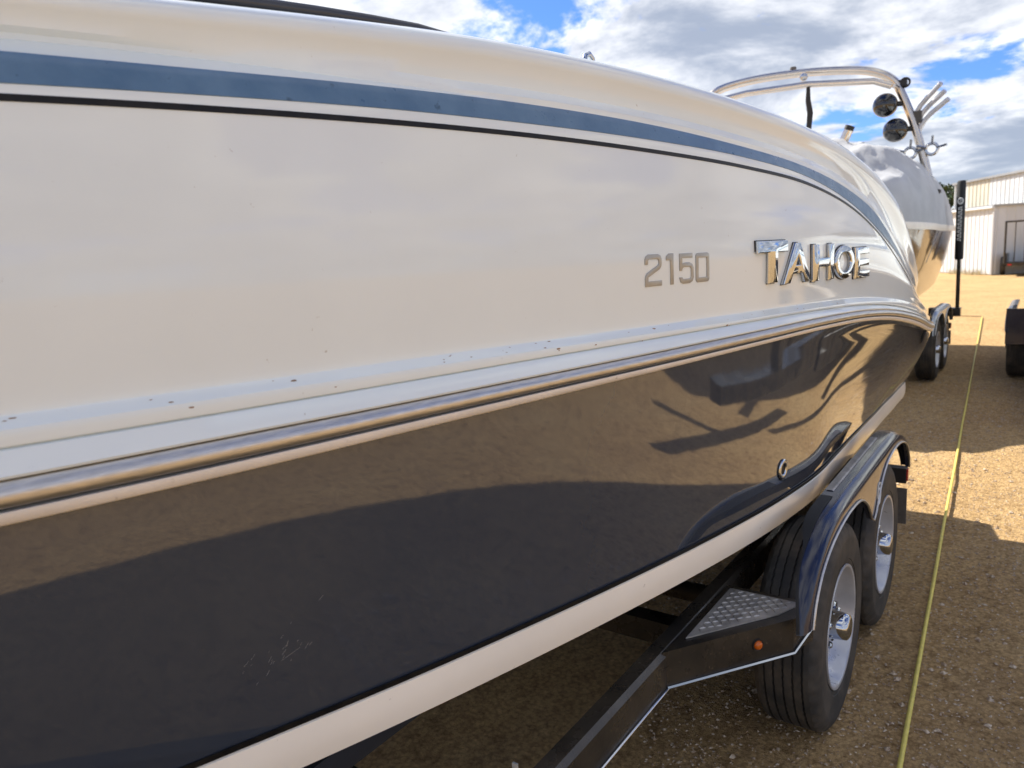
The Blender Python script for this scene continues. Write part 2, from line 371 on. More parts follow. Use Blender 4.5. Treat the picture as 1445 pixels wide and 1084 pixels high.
def strip(name, fa, fb, m, x0, x1, parent=boat, lift=.0012, n=3, side=1, taper=None, thick=.0012):
    """thin band lying on a surface; fa(x), fb(x) give (y, z) of its lower and upper edge"""
    X = [x for x in xs_vis if x0 <= x <= x1]; rows = []
    for x in X:
        (ya, za), (yb, zb) = fa(x), fb(x)
        if taper: w = taper(x); ya, yb = lerp((ya + yb) / 2, ya, w), lerp((ya + yb) / 2, yb, w); za, zb = lerp((za + zb) / 2, za, w), lerp((za + zb) / 2, zb, w)
        r = [(x, yclamp(ya), za)] + [(x, yclamp(lerp(ya, yb, j / n)) - lift, lerp(za, zb, lerp(.02, .98, j / n))) for j in range(n + 1)] + [(x, yclamp(yb), zb)]
        rows.append([(p[0], YC - side * (YC - p[1]), p[2]) for p in r])
    return MB().grid(rows).build(name, m, parent, smooth=50)
def dk(i):
    def f(x):
        P, ix = deck_section(x); d, z = P[ix[i]]; return Yr(x) + corner(x) + d, z
    return f
tap = lambda x: 1 - .93 * sstep(2.9, 3.78, x)
for sd in (1, -1):
    strip('blue_stripe', dk(2), dk(3), M_blue, -1.9, 3.8, side=sd, taper=lambda x: 1 - .9 * sstep(3.0, 3.8, x))
    strip('black_pinstripe', dk(0), dk(1), M_black, -1.9, 3.75, side=sd, taper=lambda x: 1 - .5 * sstep(2.2, 3.7, x))

# hull: navy sides, white boot band, dark bottom
PW = pl([-2.1, .3, 1.2, 2.0, 2.6, 3.6, 4.5], [1.3, 1.3, 1.0, .75, .65, .9, 1.3])
def hull_side(x, n=14):
    y0 = Yr(x) + corner(x); i, j = zI(x), zJ(x); o = oJ(x); P = [(y0 + .004, i + .006), (y0 + .005, i - .003)]
    for q in range(1, n + 1):
        u = q / n; P.append((y0 + .005 + (o - .005) * (u ** PW(x)), lerp(i - .003, j, u)))
    return P
def lower(x):
    y0 = Yr(x) + corner(x); o = oJ(x); j, k = zJ(x), zK(x)
    return [(y0 + o, j), (y0 + o + .004, k)], [(y0 + o + .004, k), (y0 + o + .012, k - .004), (y0 + o + .085, k - .012), (lerp(y0 + o, YC, .5), lerp(k, zKeel(x), .46)), (YC, min(zKeel(x), k))]
rows = []
for x in xs_vis:
    s = hull_side(x); m1, bt = lower(x); near = [(x, yclamp(y), z) for y, z in s]
    rows.append(near)
bm_ = MB().grid(rows); bm_.grid([[(p[0], 2 * YC - p[1], p[2]) for p in r[::-1]] for r in rows])
hull = bm_.build('hull', M_navy, boat, smooth=40)
rows = [[(x, yclamp(y), z) for y, z in lower(x)[1]] + [(x, 2 * YC - yclamp(y), z) for y, z in lower(x)[1][-2::-1]] for x in xs_vis]
MB().grid(rows).build('hull_bottom', M_bottom, boat, smooth=30)
for sd in (1, -1):
    rows = []
    for x in xs_vis:
        (ya, za), (yb, zb) = lower(x)[0]
        r = [(x, yclamp(ya + .004), za + .002), (x, yclamp(ya - .004), za - .003)] + [(x, yclamp(lerp(ya, yb, u) - .004 - .004 * math.sin(math.pi * u)), lerp(za - .003, zb, u)) for u in (.33, .67)] + [(x, yclamp(yb - .003), zb), (x, yclamp(yb + .006), zb - .003)]
        rows.append([(p[0], YC - sd * (YC - p[1]), p[2]) for p in r])
    MB().grid(rows).build('boot_band', M_band, boat, smooth=40)
    strip('boot_pinstripe', lambda x: (Yr(x) + corner(x) + oJ(x) - .001, zJ(x) + .001), lambda x: (Yr(x) + corner(x) + oJ(x) - .004, zJ(x) + .012), M_black, -2, XE, side=sd, lift=.003)
# transom panel
P = [(XE - .001, yclamp(y), z) for y, z in hull_side(XE - .001)] + [(XE - .001, yclamp(y), z) for y, z in lower(XE - .001)[1]]
P = P + [(p[0], 2 * YC - p[1], p[2]) for p in P[-2::-1]]
meshobj('transom', [(p[0], p[1], p[2]) for p in P], [tuple(range(len(P)))], M_navy, boat)
MB().prism([(XE, 1.05), (XE + .30, 1.12), (XE + .34, 1.3), (XE + .34, 2.18), (XE + .30, 2.36), (XE, 2.43)], .93, .99).build('swim_platform', M_white, boat)
# sterndrive leg under the platform
MB().prism([(XE + .02, 1.62), (XE + .30, 1.64), (XE + .42, 1.74), (XE + .30, 1.84), (XE + .02, 1.86)], .42, .86).build('stern_drive', M_frame, boat)

# rub rail: dark vinyl base, half-round stainless insert, white lip
for sd in (1, -1):
    def mir(r): return [(p[0], YC - sd * (YC - yclamp(p[1])), p[2]) for p in r]
    rows = []; rs = []; rl = []
    for x in xs_vis:
        y0 = Yr(x) + corner(x); f, h, i = zF(x), zH(x), zI(x)
        rows.append(mir([(x, y0 + .016, f - .002), (x, y0 + .004, f - .003), (x, y0 + .004, i - .001), (x, y0 + .016, i - .002)]))
        c = (f + h) / 2 - .001; ra = (f - h) / 2 - .0015
        rs.append(mir([(x, y0 + a, c + ra * q) for a, q in ((.006, 1.), (-.003, .95), (-.0075, .74), (-.0118, .42), (-.0138, .18), (-.0146, -.05), (-.0142, -.38), (-.0125, -.68), (-.0085, -.90), (-.002, -.98), (.006, -1.))]))
        rl.append(mir([(x, y0 + .006, h - .001), (x, y0 - .0075, h - .0025), (x, y0 - .0085, h - .005), (x, y0 - .005, i + .003), (x, y0 - .001, i + .0005), (x, y0 + .006, i)]))
    ru = MB().grid(rows).build('rub_rail', M_gap, boat, smooth=30)
    MB().grid(rs).build('stainless_insert', M_steel, ru, smooth=60)
    MB().grid(rl).build('vinyl_lip', M_vinyl, ru, smooth=60)

# lettering on the white side
def panel_y(x, z):
    l, k = zLd(x) + .012, zBK(x) - .0045; u = max(0, min(1, (z - l) / (k - l)))
    return Yr(x) + lerp(.0284, .045, u) - .010 * math.sin(math.pi * u)
def glyph(name, loops, x0, x1, z0, z1, m, depth, bevel, label, bres=1):
    """loops in a unit box -> bevelled flat letter wrapped on the side panel"""
    cu = bpy.data.curves.new(name, 'CURVE'); cu.dimensions = '2D'; cu.fill_mode = 'BOTH'; cu.extrude = depth / 2; cu.bevel_depth = bevel; cu.bevel_resolution = bres
    w, hh = x1 - x0, z1 - z0
    for lp in loops:
        s = cu.splines.new('POLY'); s.points.add(len(lp) - 1); s.use_cyclic_u = True
        for p, (u, v) in zip(s.points, lp): p.co = (bevel + u * (w - 2 * bevel), bevel + v * (hh - 2 * bevel), 0, 1)
    tmp = bpy.data.objects.new('tmp', cu); col.objects.link(tmp); dg = bpy.context.evaluated_depsgraph_get()
    me0 = tmp.evaluated_get(dg).to_mesh(); vs = [v.co.copy() for v in me0.vertices]; fs = [tuple(p.vertices) for p in me0.polygons]
    tmp.evaluated_get(dg).to_mesh_clear(); bpy.data.objects.remove(tmp); bpy.data.curves.remove(cu)
    out = []
    for v in vs:
        x = x0 + v.x; z = z0 + v.y; out.append((x, panel_y(x, z) - (v.z + depth / 2 + bevel) - .0003, z))
    o = meshobj(name, out, fs, m, boat, smooth=25); o['label'] = label
def ell(cx, cy, rx, ry, n=36): return [(cx + rx * math.cos(2 * math.pi * i / n), cy + ry * math.sin(2 * math.pi * i / n)) for i in range(n)]
def rrect(x0, y0, x1, y1, rx, ry, n=5):
    P = []
    for cx, cy, a0 in ((x1 - rx, y1 - ry, 0), (x0 + rx, y1 - ry, 90), (x0 + rx, y0 + ry, 180), (x1 - rx, y0 + ry, 270)):
        for i in range(n + 1): a = R(a0 + 90 * i / n); P.append((cx + rx * math.cos(a), cy + ry * math.sin(a)))
    return P
GL = {
 'T': [[(0, .76), (0, 1), (1, 1), (1, .76), (.63, .76), (.63, 0), (.37, 0), (.37, .76)]],
 'A': [[(0, 0), (.42, 1), (.58, 1), (1, 0), (.80, 0), (.70, .24), (.30, .24), (.20, 0)], [(.38, .42), (.62, .42), (.50, .74)]],
 'H': [[(0, 0), (0, 1), (.22, 1), (.22, .60), (.78, .60), (.78, 1), (1, 1), (1, 0), (.78, 0), (.78, .40), (.22, .40), (.22, 0)]],
 'O': [ell(.5, .5, .5, .5), ell(.5, .5, .33, .34)[::-1]],
 'E': [[(0, 0), (0, 1), (1, 1), (1, .82), (.26, .82), (.26, .59), (.95, .59), (.95, .41), (.26, .41), (.26, .18), (1, .18), (1, 0)]],
 '2': [[(0, 0), (1, 0), (1, .15), (.17, .15), (.17, .29), (.85, .52), (.97, .62), (1, .72), (1, .85), (.93, .95), (.78, 1), (.2, 1), (.06, .95), (0, .85), (0, .70), (.16, .70), (.17, .82), (.24, .86), (.75, .86), (.83, .82), (.83, .70), (.76, .64), (.12, .42), (.03, .34), (0, .26)]],
 '1': [[(0, .80), (0, .92), (.35, 1), (1, 1), (1, 0), (.56, 0), (.56, .80)]],
 '5': [[(0, .44), (0, 1), (.92, 1), (.92, .86), (.17, .86), (.17, .66), (.34, .69), (.70, .69), (.90, .63), (1, .52), (1, .18), (.92, .06), (.72, 0), (.26, 0), (.08, .05), (0, .18), (0, .21), (.17, .21), (.24, .145), (.73, .145), (.83, .19), (.83, .49), (.73, .555), (.28, .555), (.18, .50), (.16, .44)]],
 '0': [rrect(0, 0, 1, 1, .16, .12), rrect(.18, .15, .82, .85, .06, .05)[::-1]],
}
for ch, x0, x1, z0, z1 in (('T', 2.01, 2.186, 1.427, 1.543), ('A', 2.162, 2.344, 1.419, 1.534), ('H', 2.364, 2.525, 1.4145, 1.526), ('O', 2.535, 2.707, 1.409, 1.518), ('E', 2.722, 2.866, 1.404, 1.508)):
    glyph('letter_backing', GL[ch], x0 - .0022, x1 + .0022, z0 - .0022, z1 + .0022, M_gap, .002, .0004, 'dark edge behind chrome letter %s' % ch)
    glyph('letter', GL[ch], x0, x1, z0, z1, M_chrome, .006, .003, 'raised chrome letter %s' % ch)
for ch, x0, x1, z0, z1 in (('2', 1.522, 1.584, 1.4535, 1.525), ('1', 1.602, 1.630, 1.453, 1.5245), ('5', 1.654, 1.712, 1.452, 1.523), ('0', 1.722, 1.781, 1.4515, 1.522)):
    glyph('digit', GL[ch], x0, x1, z0, z1, M_digit, .0006, .0005, 'flat silver digit %s' % ch)

# drain fitting, pop-up cleat, cockpit edge trim, bow cockpit cover
def hull_y(x, z):
    P = hull_side(x)
    for (ya, za), (yb, zb) in zip(P, P[1:]):
        if zb <= z <= za: return lerp(ya, yb, (za - z) / max(1e-6, za - zb))
    return P[-1][0]
dx, dz = 2.2, .864; dy = hull_y(dx, dz); sl = (hull_y(dx, dz - .03) - hull_y(dx, dz + .03)) / .06; sx = (hull_y(dx + .03, dz) - hull_y(dx - .03, dz)) / .06
rows = []
for i in range(29):
    a = 2 * math.pi * i / 28; row = []
    for q in range(9):
        c = 2 * math.pi * q / 8; rr = .024 + .008 * math.cos(c); u, v = rr * math.cos(a) * .95, rr * math.sin(a)
        row.append((dx + u, dy + sx * u - sl * v - .003 - .004 * math.sin(c), dz + v))
    rows.append(row)
ring = MB().grid(rows).build('drain_fitting', M_chrome, boat, smooth=60)
MB().add([(dx, dy - .001, dz)] + [(dx + .02 * math.cos(a), dy + sx * .02 * math.cos(a) - sl * .02 * math.sin(a) - .001, dz + .02 * math.sin(a)) for a in [2 * math.pi * i / 20 for i in range(20)]], [(0, 1 + i, 1 + (i + 1) % 20) for i in range(20)]).build('drain_hole', M_gap, ring)
cx_ = 1.525; cz_ = zTop(cx_); cy_ = Yr(cx_) + .15
MB().tube([(cx_ - .022, cy_, cz_ - .005), (cx_ - .016, cy_, cz_ + .016), (cx_, cy_, cz_ + .024), (cx_ + .016, cy_, cz_ + .016), (cx_ + .022, cy_, cz_ - .005)], .006, 10).build('tie_down_eye', M_chrome, boat, smooth=60)
path = []
xa = [-1.2 + .1 * i for i in range(25)] + [1.24, 1.27]
near = [(x, yclamp(Yr(x) + .175 + .02 * sstep(.9, 1.3, x)), zTop(x) + .018 - .012 * sstep(1.1, 1.28, x)) for x in xa]
loop = near + [(1.29, YC - .6, zTop(1.29) + .022), (1.29, YC, zTop(1.29) + .026), (1.29, YC + .6, zTop(1.29) + .022)] + [(p[0], 2 * YC - p[1], p[2]) for p in near[::-1]]
MB().tube(loop, .010, 8, closed=True).build('cockpit_edge_trim', M_trim, boat, smooth=60)
MB().tube([(p[0], p[1] + .014, p[2] + .009) for p in near[:-2]], .006, 8).build('cover_hem', M_canvas_dark, boat, smooth=60)
MB().sphere((1.235, near[-2][1] + .008, near[-2][2] + .008), .012, 10, 6, (1.5, 1, .8)).build('trim_end_cap', M_gap, boat, smooth=60)
rows = [[(x, lerp(yclamp(Yr(x) + .185), 2 * YC - yclamp(Yr(x) + .185), u), zTop(x) + .012 + .05 * math.sin(math.pi * u)) for u in [i / 8 for i in range(9)]] for x in xa if x < 1.26]
MB().grid(rows).build('bow_cover', M_canvas_dark, boat, smooth=60)

def marks():
    rnd = random.Random(4)
    b = MB()
    for k in range(48):
        x = .3 + 2.4 * rnd.random() ** .9; zl = zLd(x); u = rnd.random()
        dy_, dz_ = (lerp(.0135, .0255, u), lerp(-.0115, -.0015, u)) if rnd.random() < .7 else (.0102, -.016 - .012 * rnd.random())
        s = rnd.choice((.0008, .0012, .0012, .002, .003)); n = 7
        c = Vector((x, Yr(x) + dy_, zl + dz_)); ex = Vector((x + .01, Yr(x + .01) + dy_, zLd(x + .01) + dz_)) - c; ex.normalize(); ey = Vector((0, .012, .010)).normalized() if dy_ > .011 else Vector((0, 0, 1)); nn = ex.cross(ey)
        if nn.y > 0: nn = -nn
        b.add([c + nn * .0006] + [c + nn * .0004 + ex * s * rnd.uniform(1.2, 2.6) * math.cos(2 * math.pi * i / n) + ey * s * rnd.uniform(.5, 1.) * math.sin(2 * math.pi * i / n) for i in range(n)], [(0, 1 + i, 1 + (i + 1) % n) for i in range(n)])
    o = meshobj('grime_specks', b.v, b.f, mat('brown_grime', (.30, .20, .13), .8), boat, fix=False); o['kind'] = 'stuff'
    b = MB()
    for k in range(24):
        x = rnd.gauss(.64, .045); z = .945 + rnd.gauss(0, .018) + (x - .64) * .42; L = rnd.choice((.003, .004, .006, .010)); a = rnd.gauss(1.0, .22)
        if k == 0: x, z, L, a = .655, .935, .032, .35
        w = .0002
        p = []
        for t in (-1, 1):
            xx, zz_ = x + t * L / 2 * math.cos(a), z + t * L / 2 * math.sin(a)
            for s in (-1, 1):
                xs_, zs_ = xx - s * w * math.sin(a), zz_ + s * w * math.cos(a); p.append((xs_, hull_y(xs_, zs_) - .0006, zs_))
        b.add(p, [(0, 1, 3, 2)])
    o = meshobj('scratches', b.v, b.f, mat('pale_scratch', (.34, .34, .34), .6), boat, fix=False); o['kind'] = 'stuff'
marks()

# ------------------------------------------------------------------ trailers
TYC = 1.74
def make_trailer(label, shift=(0, 0), turn=False, fend=None, step=True, splash=False, group=None, rail_y=.718):
    fend = fend or M_fender
    ox, oy = 2.73, TYC
    def place(side):
        def T(p):
            x, y = p[0] - ox, side * (p[1] - oy)
            if turn: x, y = -x, -y
            return Vector((x + ox + shift[0], y + oy + shift[1], p[2]))
        return T
    root = empty('boat_trailer', (ox + shift[0], oy + shift[1], 0), label, 'trailer', group)
    for side in (1, -1):
        T = place(side)
        # box-section rail with its tongue bend and a bright strip along its lower edge
        rp = [(-2.0, 1.50, 0), (-1.2, 1.15, 0), (.2, rail_y + .012, 0), (1.0, rail_y, 0), (2.05, rail_y, 0), (2.4, rail_y, 0), (4.35, rail_y, 0)]
        rows = [[(x, y, .45 + q), (x, y, .535 + q), (x, y + .010, .548 + q), (x, y + .045, .55 + q), (x, y + .05, .45 + q)] for x, y, q in rp]
        b = MB(T); b.grid(rows, True, True); rail = b.build('frame_rail', M_frame, root, smooth=30)
        MB(T).tube([(x, y - .003, .449) for x, y, q in rp if -.5 < x < 2.1], .004, 6).build('bright_edge_strip', M_chrome, rail, smooth=60)
        # hull bunk on brackets
        bunk = MB(T).box((-.6, 1.15, .48), (4.2, 1.24, .54)).build('bunk', M_canvas_dark, root)
        # tandem fender
        O = [(1.855, .525), (1.88, .595), (1.94, .668), (2.03, .715), (2.15, .750), (2.32, .760), (2.5, .761), (2.65, .761), (2.74, .761), (2.85, .761), (2.98, .761), (3.15, .760), (3.30, .750), (3.43, .715), (3.53, .668), (3.59, .595), (3.61, .525)]
        B = [(1.895, .53), (1.920, .590), (1.985, .650), (2.08, .688), (2.20, .710), (2.35, .716), (2.50, .700), (2.62, .645), (2.735, .556), (2.85, .645), (2.97, .700), (3.12, .716), (3.26, .710), (3.38, .688), (3.48, .650), (3.545, .590), (3.57, .53)]
        c = (2.735, .45); rows = []; front_strip = []
        def fine(A, k=3):
            fx = pl(list(range(len(A))), [p[0] for p in A]); fz = pl(list(range(len(A))), [p[1] for p in A]); return [(fx(i / k), fz(i / k)) for i in range((len(A) - 1) * k + 1)]
        Of, Bf = fine(O), fine(B)
        for o, bb in zip(Of, Bf):
            d = Vector((bb[0] - o[0], bb[1] - o[1])); d.normalize()
            q = lambda t: (o[0] + d.x * t, o[1] + d.y * t)
            yi = lerp(.480, .532, .35 * sstep(.52, .68, o[1]) + .65 * sstep(.69, .755, o[1])); ym = lerp(.470, .494, sstep(.52, .70, o[1]))
            if o[0] < 2.345: front_strip.append([(o[0] - .001, ym + .001, o[1] + .002), (o[0] - .001, yi, o[1] + .002)])
            rows.append([(q(.03)[0], yi + .003, q(.03)[1]), (o[0], yi, o[1]), (o[0], ym, o[1]), (q(.006)[0], lerp(ym, .45, .5), q(.006)[1]), (q(.020)[0], .4545, q(.020)[1]), (q(.032)[0], .450, q(.032)[1]), (bb[0], .450, bb[1]), (bb[0], .464, bb[1])])
        fd = MB(T).grid(rows).build('fender', fend, root, smooth=40)
        MB(T).grid(front_strip).build('black_front_strip', M_fendfront, fd, smooth=60)  # matte black strip laid over the front curve of the fender
        MB(T).tube([(p[0], .447, p[1]) for p in Bf], .0045, 6).build('edge_trim', M_steel, fd, smooth=60)
        rw = []; nr = 34
        for i in range(nr * 2 + 1):
            x = 2.37 + .74 * i / (nr * 2); zz_ = .7635 + (.004 if i % 2 else 0); rw.append([(x, .503, zz_ - .003), (x, .508, zz_), (x, .528, zz_)])
        MB(T).grid(rw).build('ribbed_tread_strip', M_alu, fd)
        em = MB(T); e0 = (2.835, .4485, .625)
        em.tube([(e0[0] + .030 * math.cos(a), e0[1], e0[2] + .040 * math.sin(a)) for a in [2 * math.pi * i / 28 for i in range(28)]], .0025, 5, closed=True)
        em.tube([(e0[0] - .014, e0[1], e0[2] + .018), (e0[0] + .014, e0[1], e0[2] + .018)], .0025, 5); em.tube([(e0[0], e0[1], e0[2] + .018), (e0[0], e0[1], e0[2] - .024)], .0025, 5)
        em.build('round_emblem', M_print, fd, smooth=60)
        # step in front of the fender
        if step:
            A = [(1.565, .724), (1.895, .497), (1.985, .468), (2.01, .475), (2.01, .715)]
            st = MB(T).prism(A, .452, .548).build('step', M_frame, root)
            ctr = Vector((1.86, .63)); In = [tuple(lerp(Vector(p), ctr, .0) for p in ())]
            pad = [(1.655, .700), (1.895, .535), (1.975, .505), (1.985, .512), (1.985, .700)]
            pd = MB(T).prism(pad, .549, .5525).build('diamond_plate', M_alu, st)
            dm = MB(T)
            def inside(x, y):
                ok = True
                for (x0, y0), (x1, y1) in zip(pad, pad[1:] + pad[:1]):
                    if (x1 - x0) * (y - y0) - (y1 - y0) * (x - x0) < .012 * math.hypot(x1 - x0, y1 - y0): ok = False
                return ok
            for i in range(24):
                for j in range(16):
                    x, y = 1.64 + .0165 * i, .50 + .0165 * j
                    if not inside(x, y): continue
                    a = R(45) if (i + j) % 2 else R(-45); ca, sa = math.cos(a), math.sin(a); Lr, W = .0095, .0028
                    dm.add([(x + Lr * ca, y + Lr * sa, .5528), (x - W * sa, y + W * ca, .5528), (x - Lr * ca, y - Lr * sa, .5528), (x + W * sa, y - W * ca, .5528), (x + .4 * Lr * ca, y + .4 * Lr * sa, .5553), (x - .4 * Lr * ca, y - .4 * Lr * sa, .5553)],
                           [(0, 1, 4), (1, 2, 5), (1, 5, 4), (2, 3, 5), (3, 0, 4), (3, 4, 5)])
            dmo = dm.build('raised_tread', M_alu, st); dmo['kind'] = 'stuff'
            MB(T).tube([(1.572, .716, .452), (1.893, .494, .452), (1.983, .465, .500)], .005, 6).build('bright_edge_strip', M_chrome, st, smooth=60)
            u = .71; px, py = lerp(1.565, 1.895, u), lerp(.724, .497, u); nrm = Vector((-.227, -.33)).normalized()
            lt = MB(T); rows = []
            for r, h in ((.0, .012), (.006, .0115), (.010, .009), (.0125, .004), (.0125, 0)):
                rows.append([(px + nrm.x * h + r * math.cos(a) * -nrm.y, py + nrm.y * h + r * math.cos(a) * nrm.x, .502 + r * math.sin(a)) for a in [2 * math.pi * i / 16 for i in range(16)]])
            lt.grid(rows, True).build('amber_marker_light', M_amber, st, smooth=60)
            bz = MB(T); rows = []
            for r, h in ((.012, .003), (.0165, .004), (.0175, .0)):
                rows.append([(px + nrm.x * h + r * math.cos(a) * -nrm.y, py + nrm.y * h + r * math.cos(a) * nrm.x, .502 + r * math.sin(a)) for a in [2 * math.pi * i / 16 for i in range(16)]])
            bz.grid(rows, True).build('light_bezel', M_gap, st, smooth=60)
        # wheels
        for wx in (2.35, 3.12):
            cw = (wx, .560, .326); s = -1
            rim = MB(T).lathe([(.197, .090), (.196, .094), (.188, .093), (.184, .086), (.180, .060), (.166, .040), (.150, .036), (.118, .046), (.085, .050), (.070, .048), (.052, .052), (.047, .056)], cw, 'Y', 48, s).build('wheel', M_rim, root, smooth=40)
            MB(T).lathe([(.047, .05), (.043, .098), (.040, .112), (.030, .118), (.0, .119)], cw, 'Y', 24, s).build('hub_cap', M_chrome, rim, smooth=50)
            for q in range(5):
                a = 2 * math.pi * q / 5 + .3; MB(T).lathe([(.011, .04), (.011, .068), (.007, .073), (0, .073)], (cw[0] + .066 * math.cos(a), cw[1], cw[2] + .066 * math.sin(a)), 'Y', 6, s).build('lug_nut', M_chrome, rim)
            for q in range(8):
                a = 2 * math.pi * q / 8; MB(T).lathe([(.014, .030), (.014, .0475), (0, .0475)], (cw[0] + .134 * math.cos(a), cw[1], cw[2] + .134 * math.sin(a)), 'Y', 10, s).build('vent_hole', M_gap, rim)
            prof = [(.184, .080, 0), (.192, .092, 0), (.206, .0985, 0), (.212, .0985, 0), (.214, .101, 0), (.250, .104, 0), (.275, .1035, 0), (.282, .1045, 0), (.288, .103, 0), (.304, .098, 0), (.317, .090, 2), (.323, .084, 2), (.3265, .076, 0)]
            for gy in (.0575, .0295):
                prof += [(.3285, gy + .0036, 1), (.3185, gy + .0026, 1), (.3185, gy - .0026, 1), (.3285, gy - .0036, 1)]
            prof += [(.3288, .0036, 1), (.3185, .0026, 1)]
            full = prof + [(r, -y, k) for r, y, k in prof[::-1]]
            nseg = 160; rows = []
            for i in range(nseg):
                a = 2 * math.pi * i / nseg; row = []
                for r, y, k in full:
                    if k == 1: y += .0013 * (1 if i % 2 else -1)
                    if k == 2: r -= .0055 if (i // 2) % 2 else 0
                    zz_ = max(cw[2] + r * math.sin(a), .0015); row.append((cw[0] + r * math.cos(a), cw[1] + y * .93, zz_))
                rows.append(row)
            rows.append(rows[0]); MB(T).grid(rows).build('tyre', M_tyre, rim, smooth=32)
        if splash: MB(T).box((1.87, .452, .40), (1.885, .665, .765)).build('splash_panel', fend, root)
        # tail light and its bracket
        tl = MB(T).box((3.72, .478, .405), (3.775, .60, .475)).build('tail_light_housing', M_gap, root)
        MB(T).box((3.735, .472, .415), (3.768, .4785, .468)).build('tail_light_lens', M_red, tl)
        MB(T).box((3.74, .60, .455), (3.77, rail_y + .02, .475)).build('tail_light_bracket', M_frame, root)
    T = place(1)
    MB(T).box((3.700, .470, .215), (3.712, .590, .385)).build('number_plate', M_plate, root)
    # cross members, axles, tongue, winch post
    for x in (.95, 2.0, 3.6, 4.25):
        MB(T).box((x, rail_y + .05, .30), (x + .07, 2 * TYC - rail_y - .05, .375)).build('cross_member', M_frame, root)
    for x in (2.35, 3.12): MB(T).tube([(x, .66, .326), (x, 2 * TYC - .66, .326)], .035, 10).build('axle', M_frame, root, smooth=60)
    MB(T).box((-3.4, TYC - .05, .42), (-1.4, TYC + .05, .52)).build('tongue', M_frame, root)
    MB(T).box((-2.6, TYC - .04, .52), (-2.52, TYC + .04, 1.15)).build('winch_post', M_frame, root)
    MB(T).box((1.18, .905, .372), (1.186, .918, .415)).build('white_tab', M_print, root)
    return root
make_trailer('black framed boat trailer with navy fenders carrying the navy hulled speedboat')
make_trailer('navy fendered trailer at the right edge of the lane, past the rope', shift=(7.2, -2.72), step=False, splash=True)
def copy_tree(o, parent=None):
    c = o.copy(); col.objects.link(c)
    if parent is not None: c.parent = parent; c.matrix_parent_inverse = o.matrix_parent_inverse.copy()
    for ch in [q for q in list(bpy.data.objects) if q.parent == o]: copy_tree(ch, c)
    return c
boat3 = copy_tree(boat); boat3.location = boat.location + Vector((7.2, -2.85, .0))
boat3['label'] = 'navy and white speedboat on the trailer at the right edge of the lane'

# ------------------------------------------------------------------ yellow rope
def rope():
    P = []
    for i in range(90):
        u = i / 89; x = lerp(1.2, 16.2, u ** 1.3); y = lerp(.225, .92, (x - 1.2) / 15.0) + .004 * noise.noise(Vector((x * .8, 0, 3)))
        P.append((x, y, .012 + .004 * noise.noise(Vector((x * 2, 4, 1)))))
    tag(MB().tube(P, .0075, 8).build('rope', M_rope, smooth=60), 'long yellow rope lying along the gravel lane', 'rope')
    Q = [(16.3 + .05 * i, .93 + .12 * i, .012) for i in range(12)]
    tag(MB().tube(Q, .012, 6).build('rope', M_rope2, smooth=60), 'short tan rope crossing the far end of the yellow rope', 'rope')
rope()

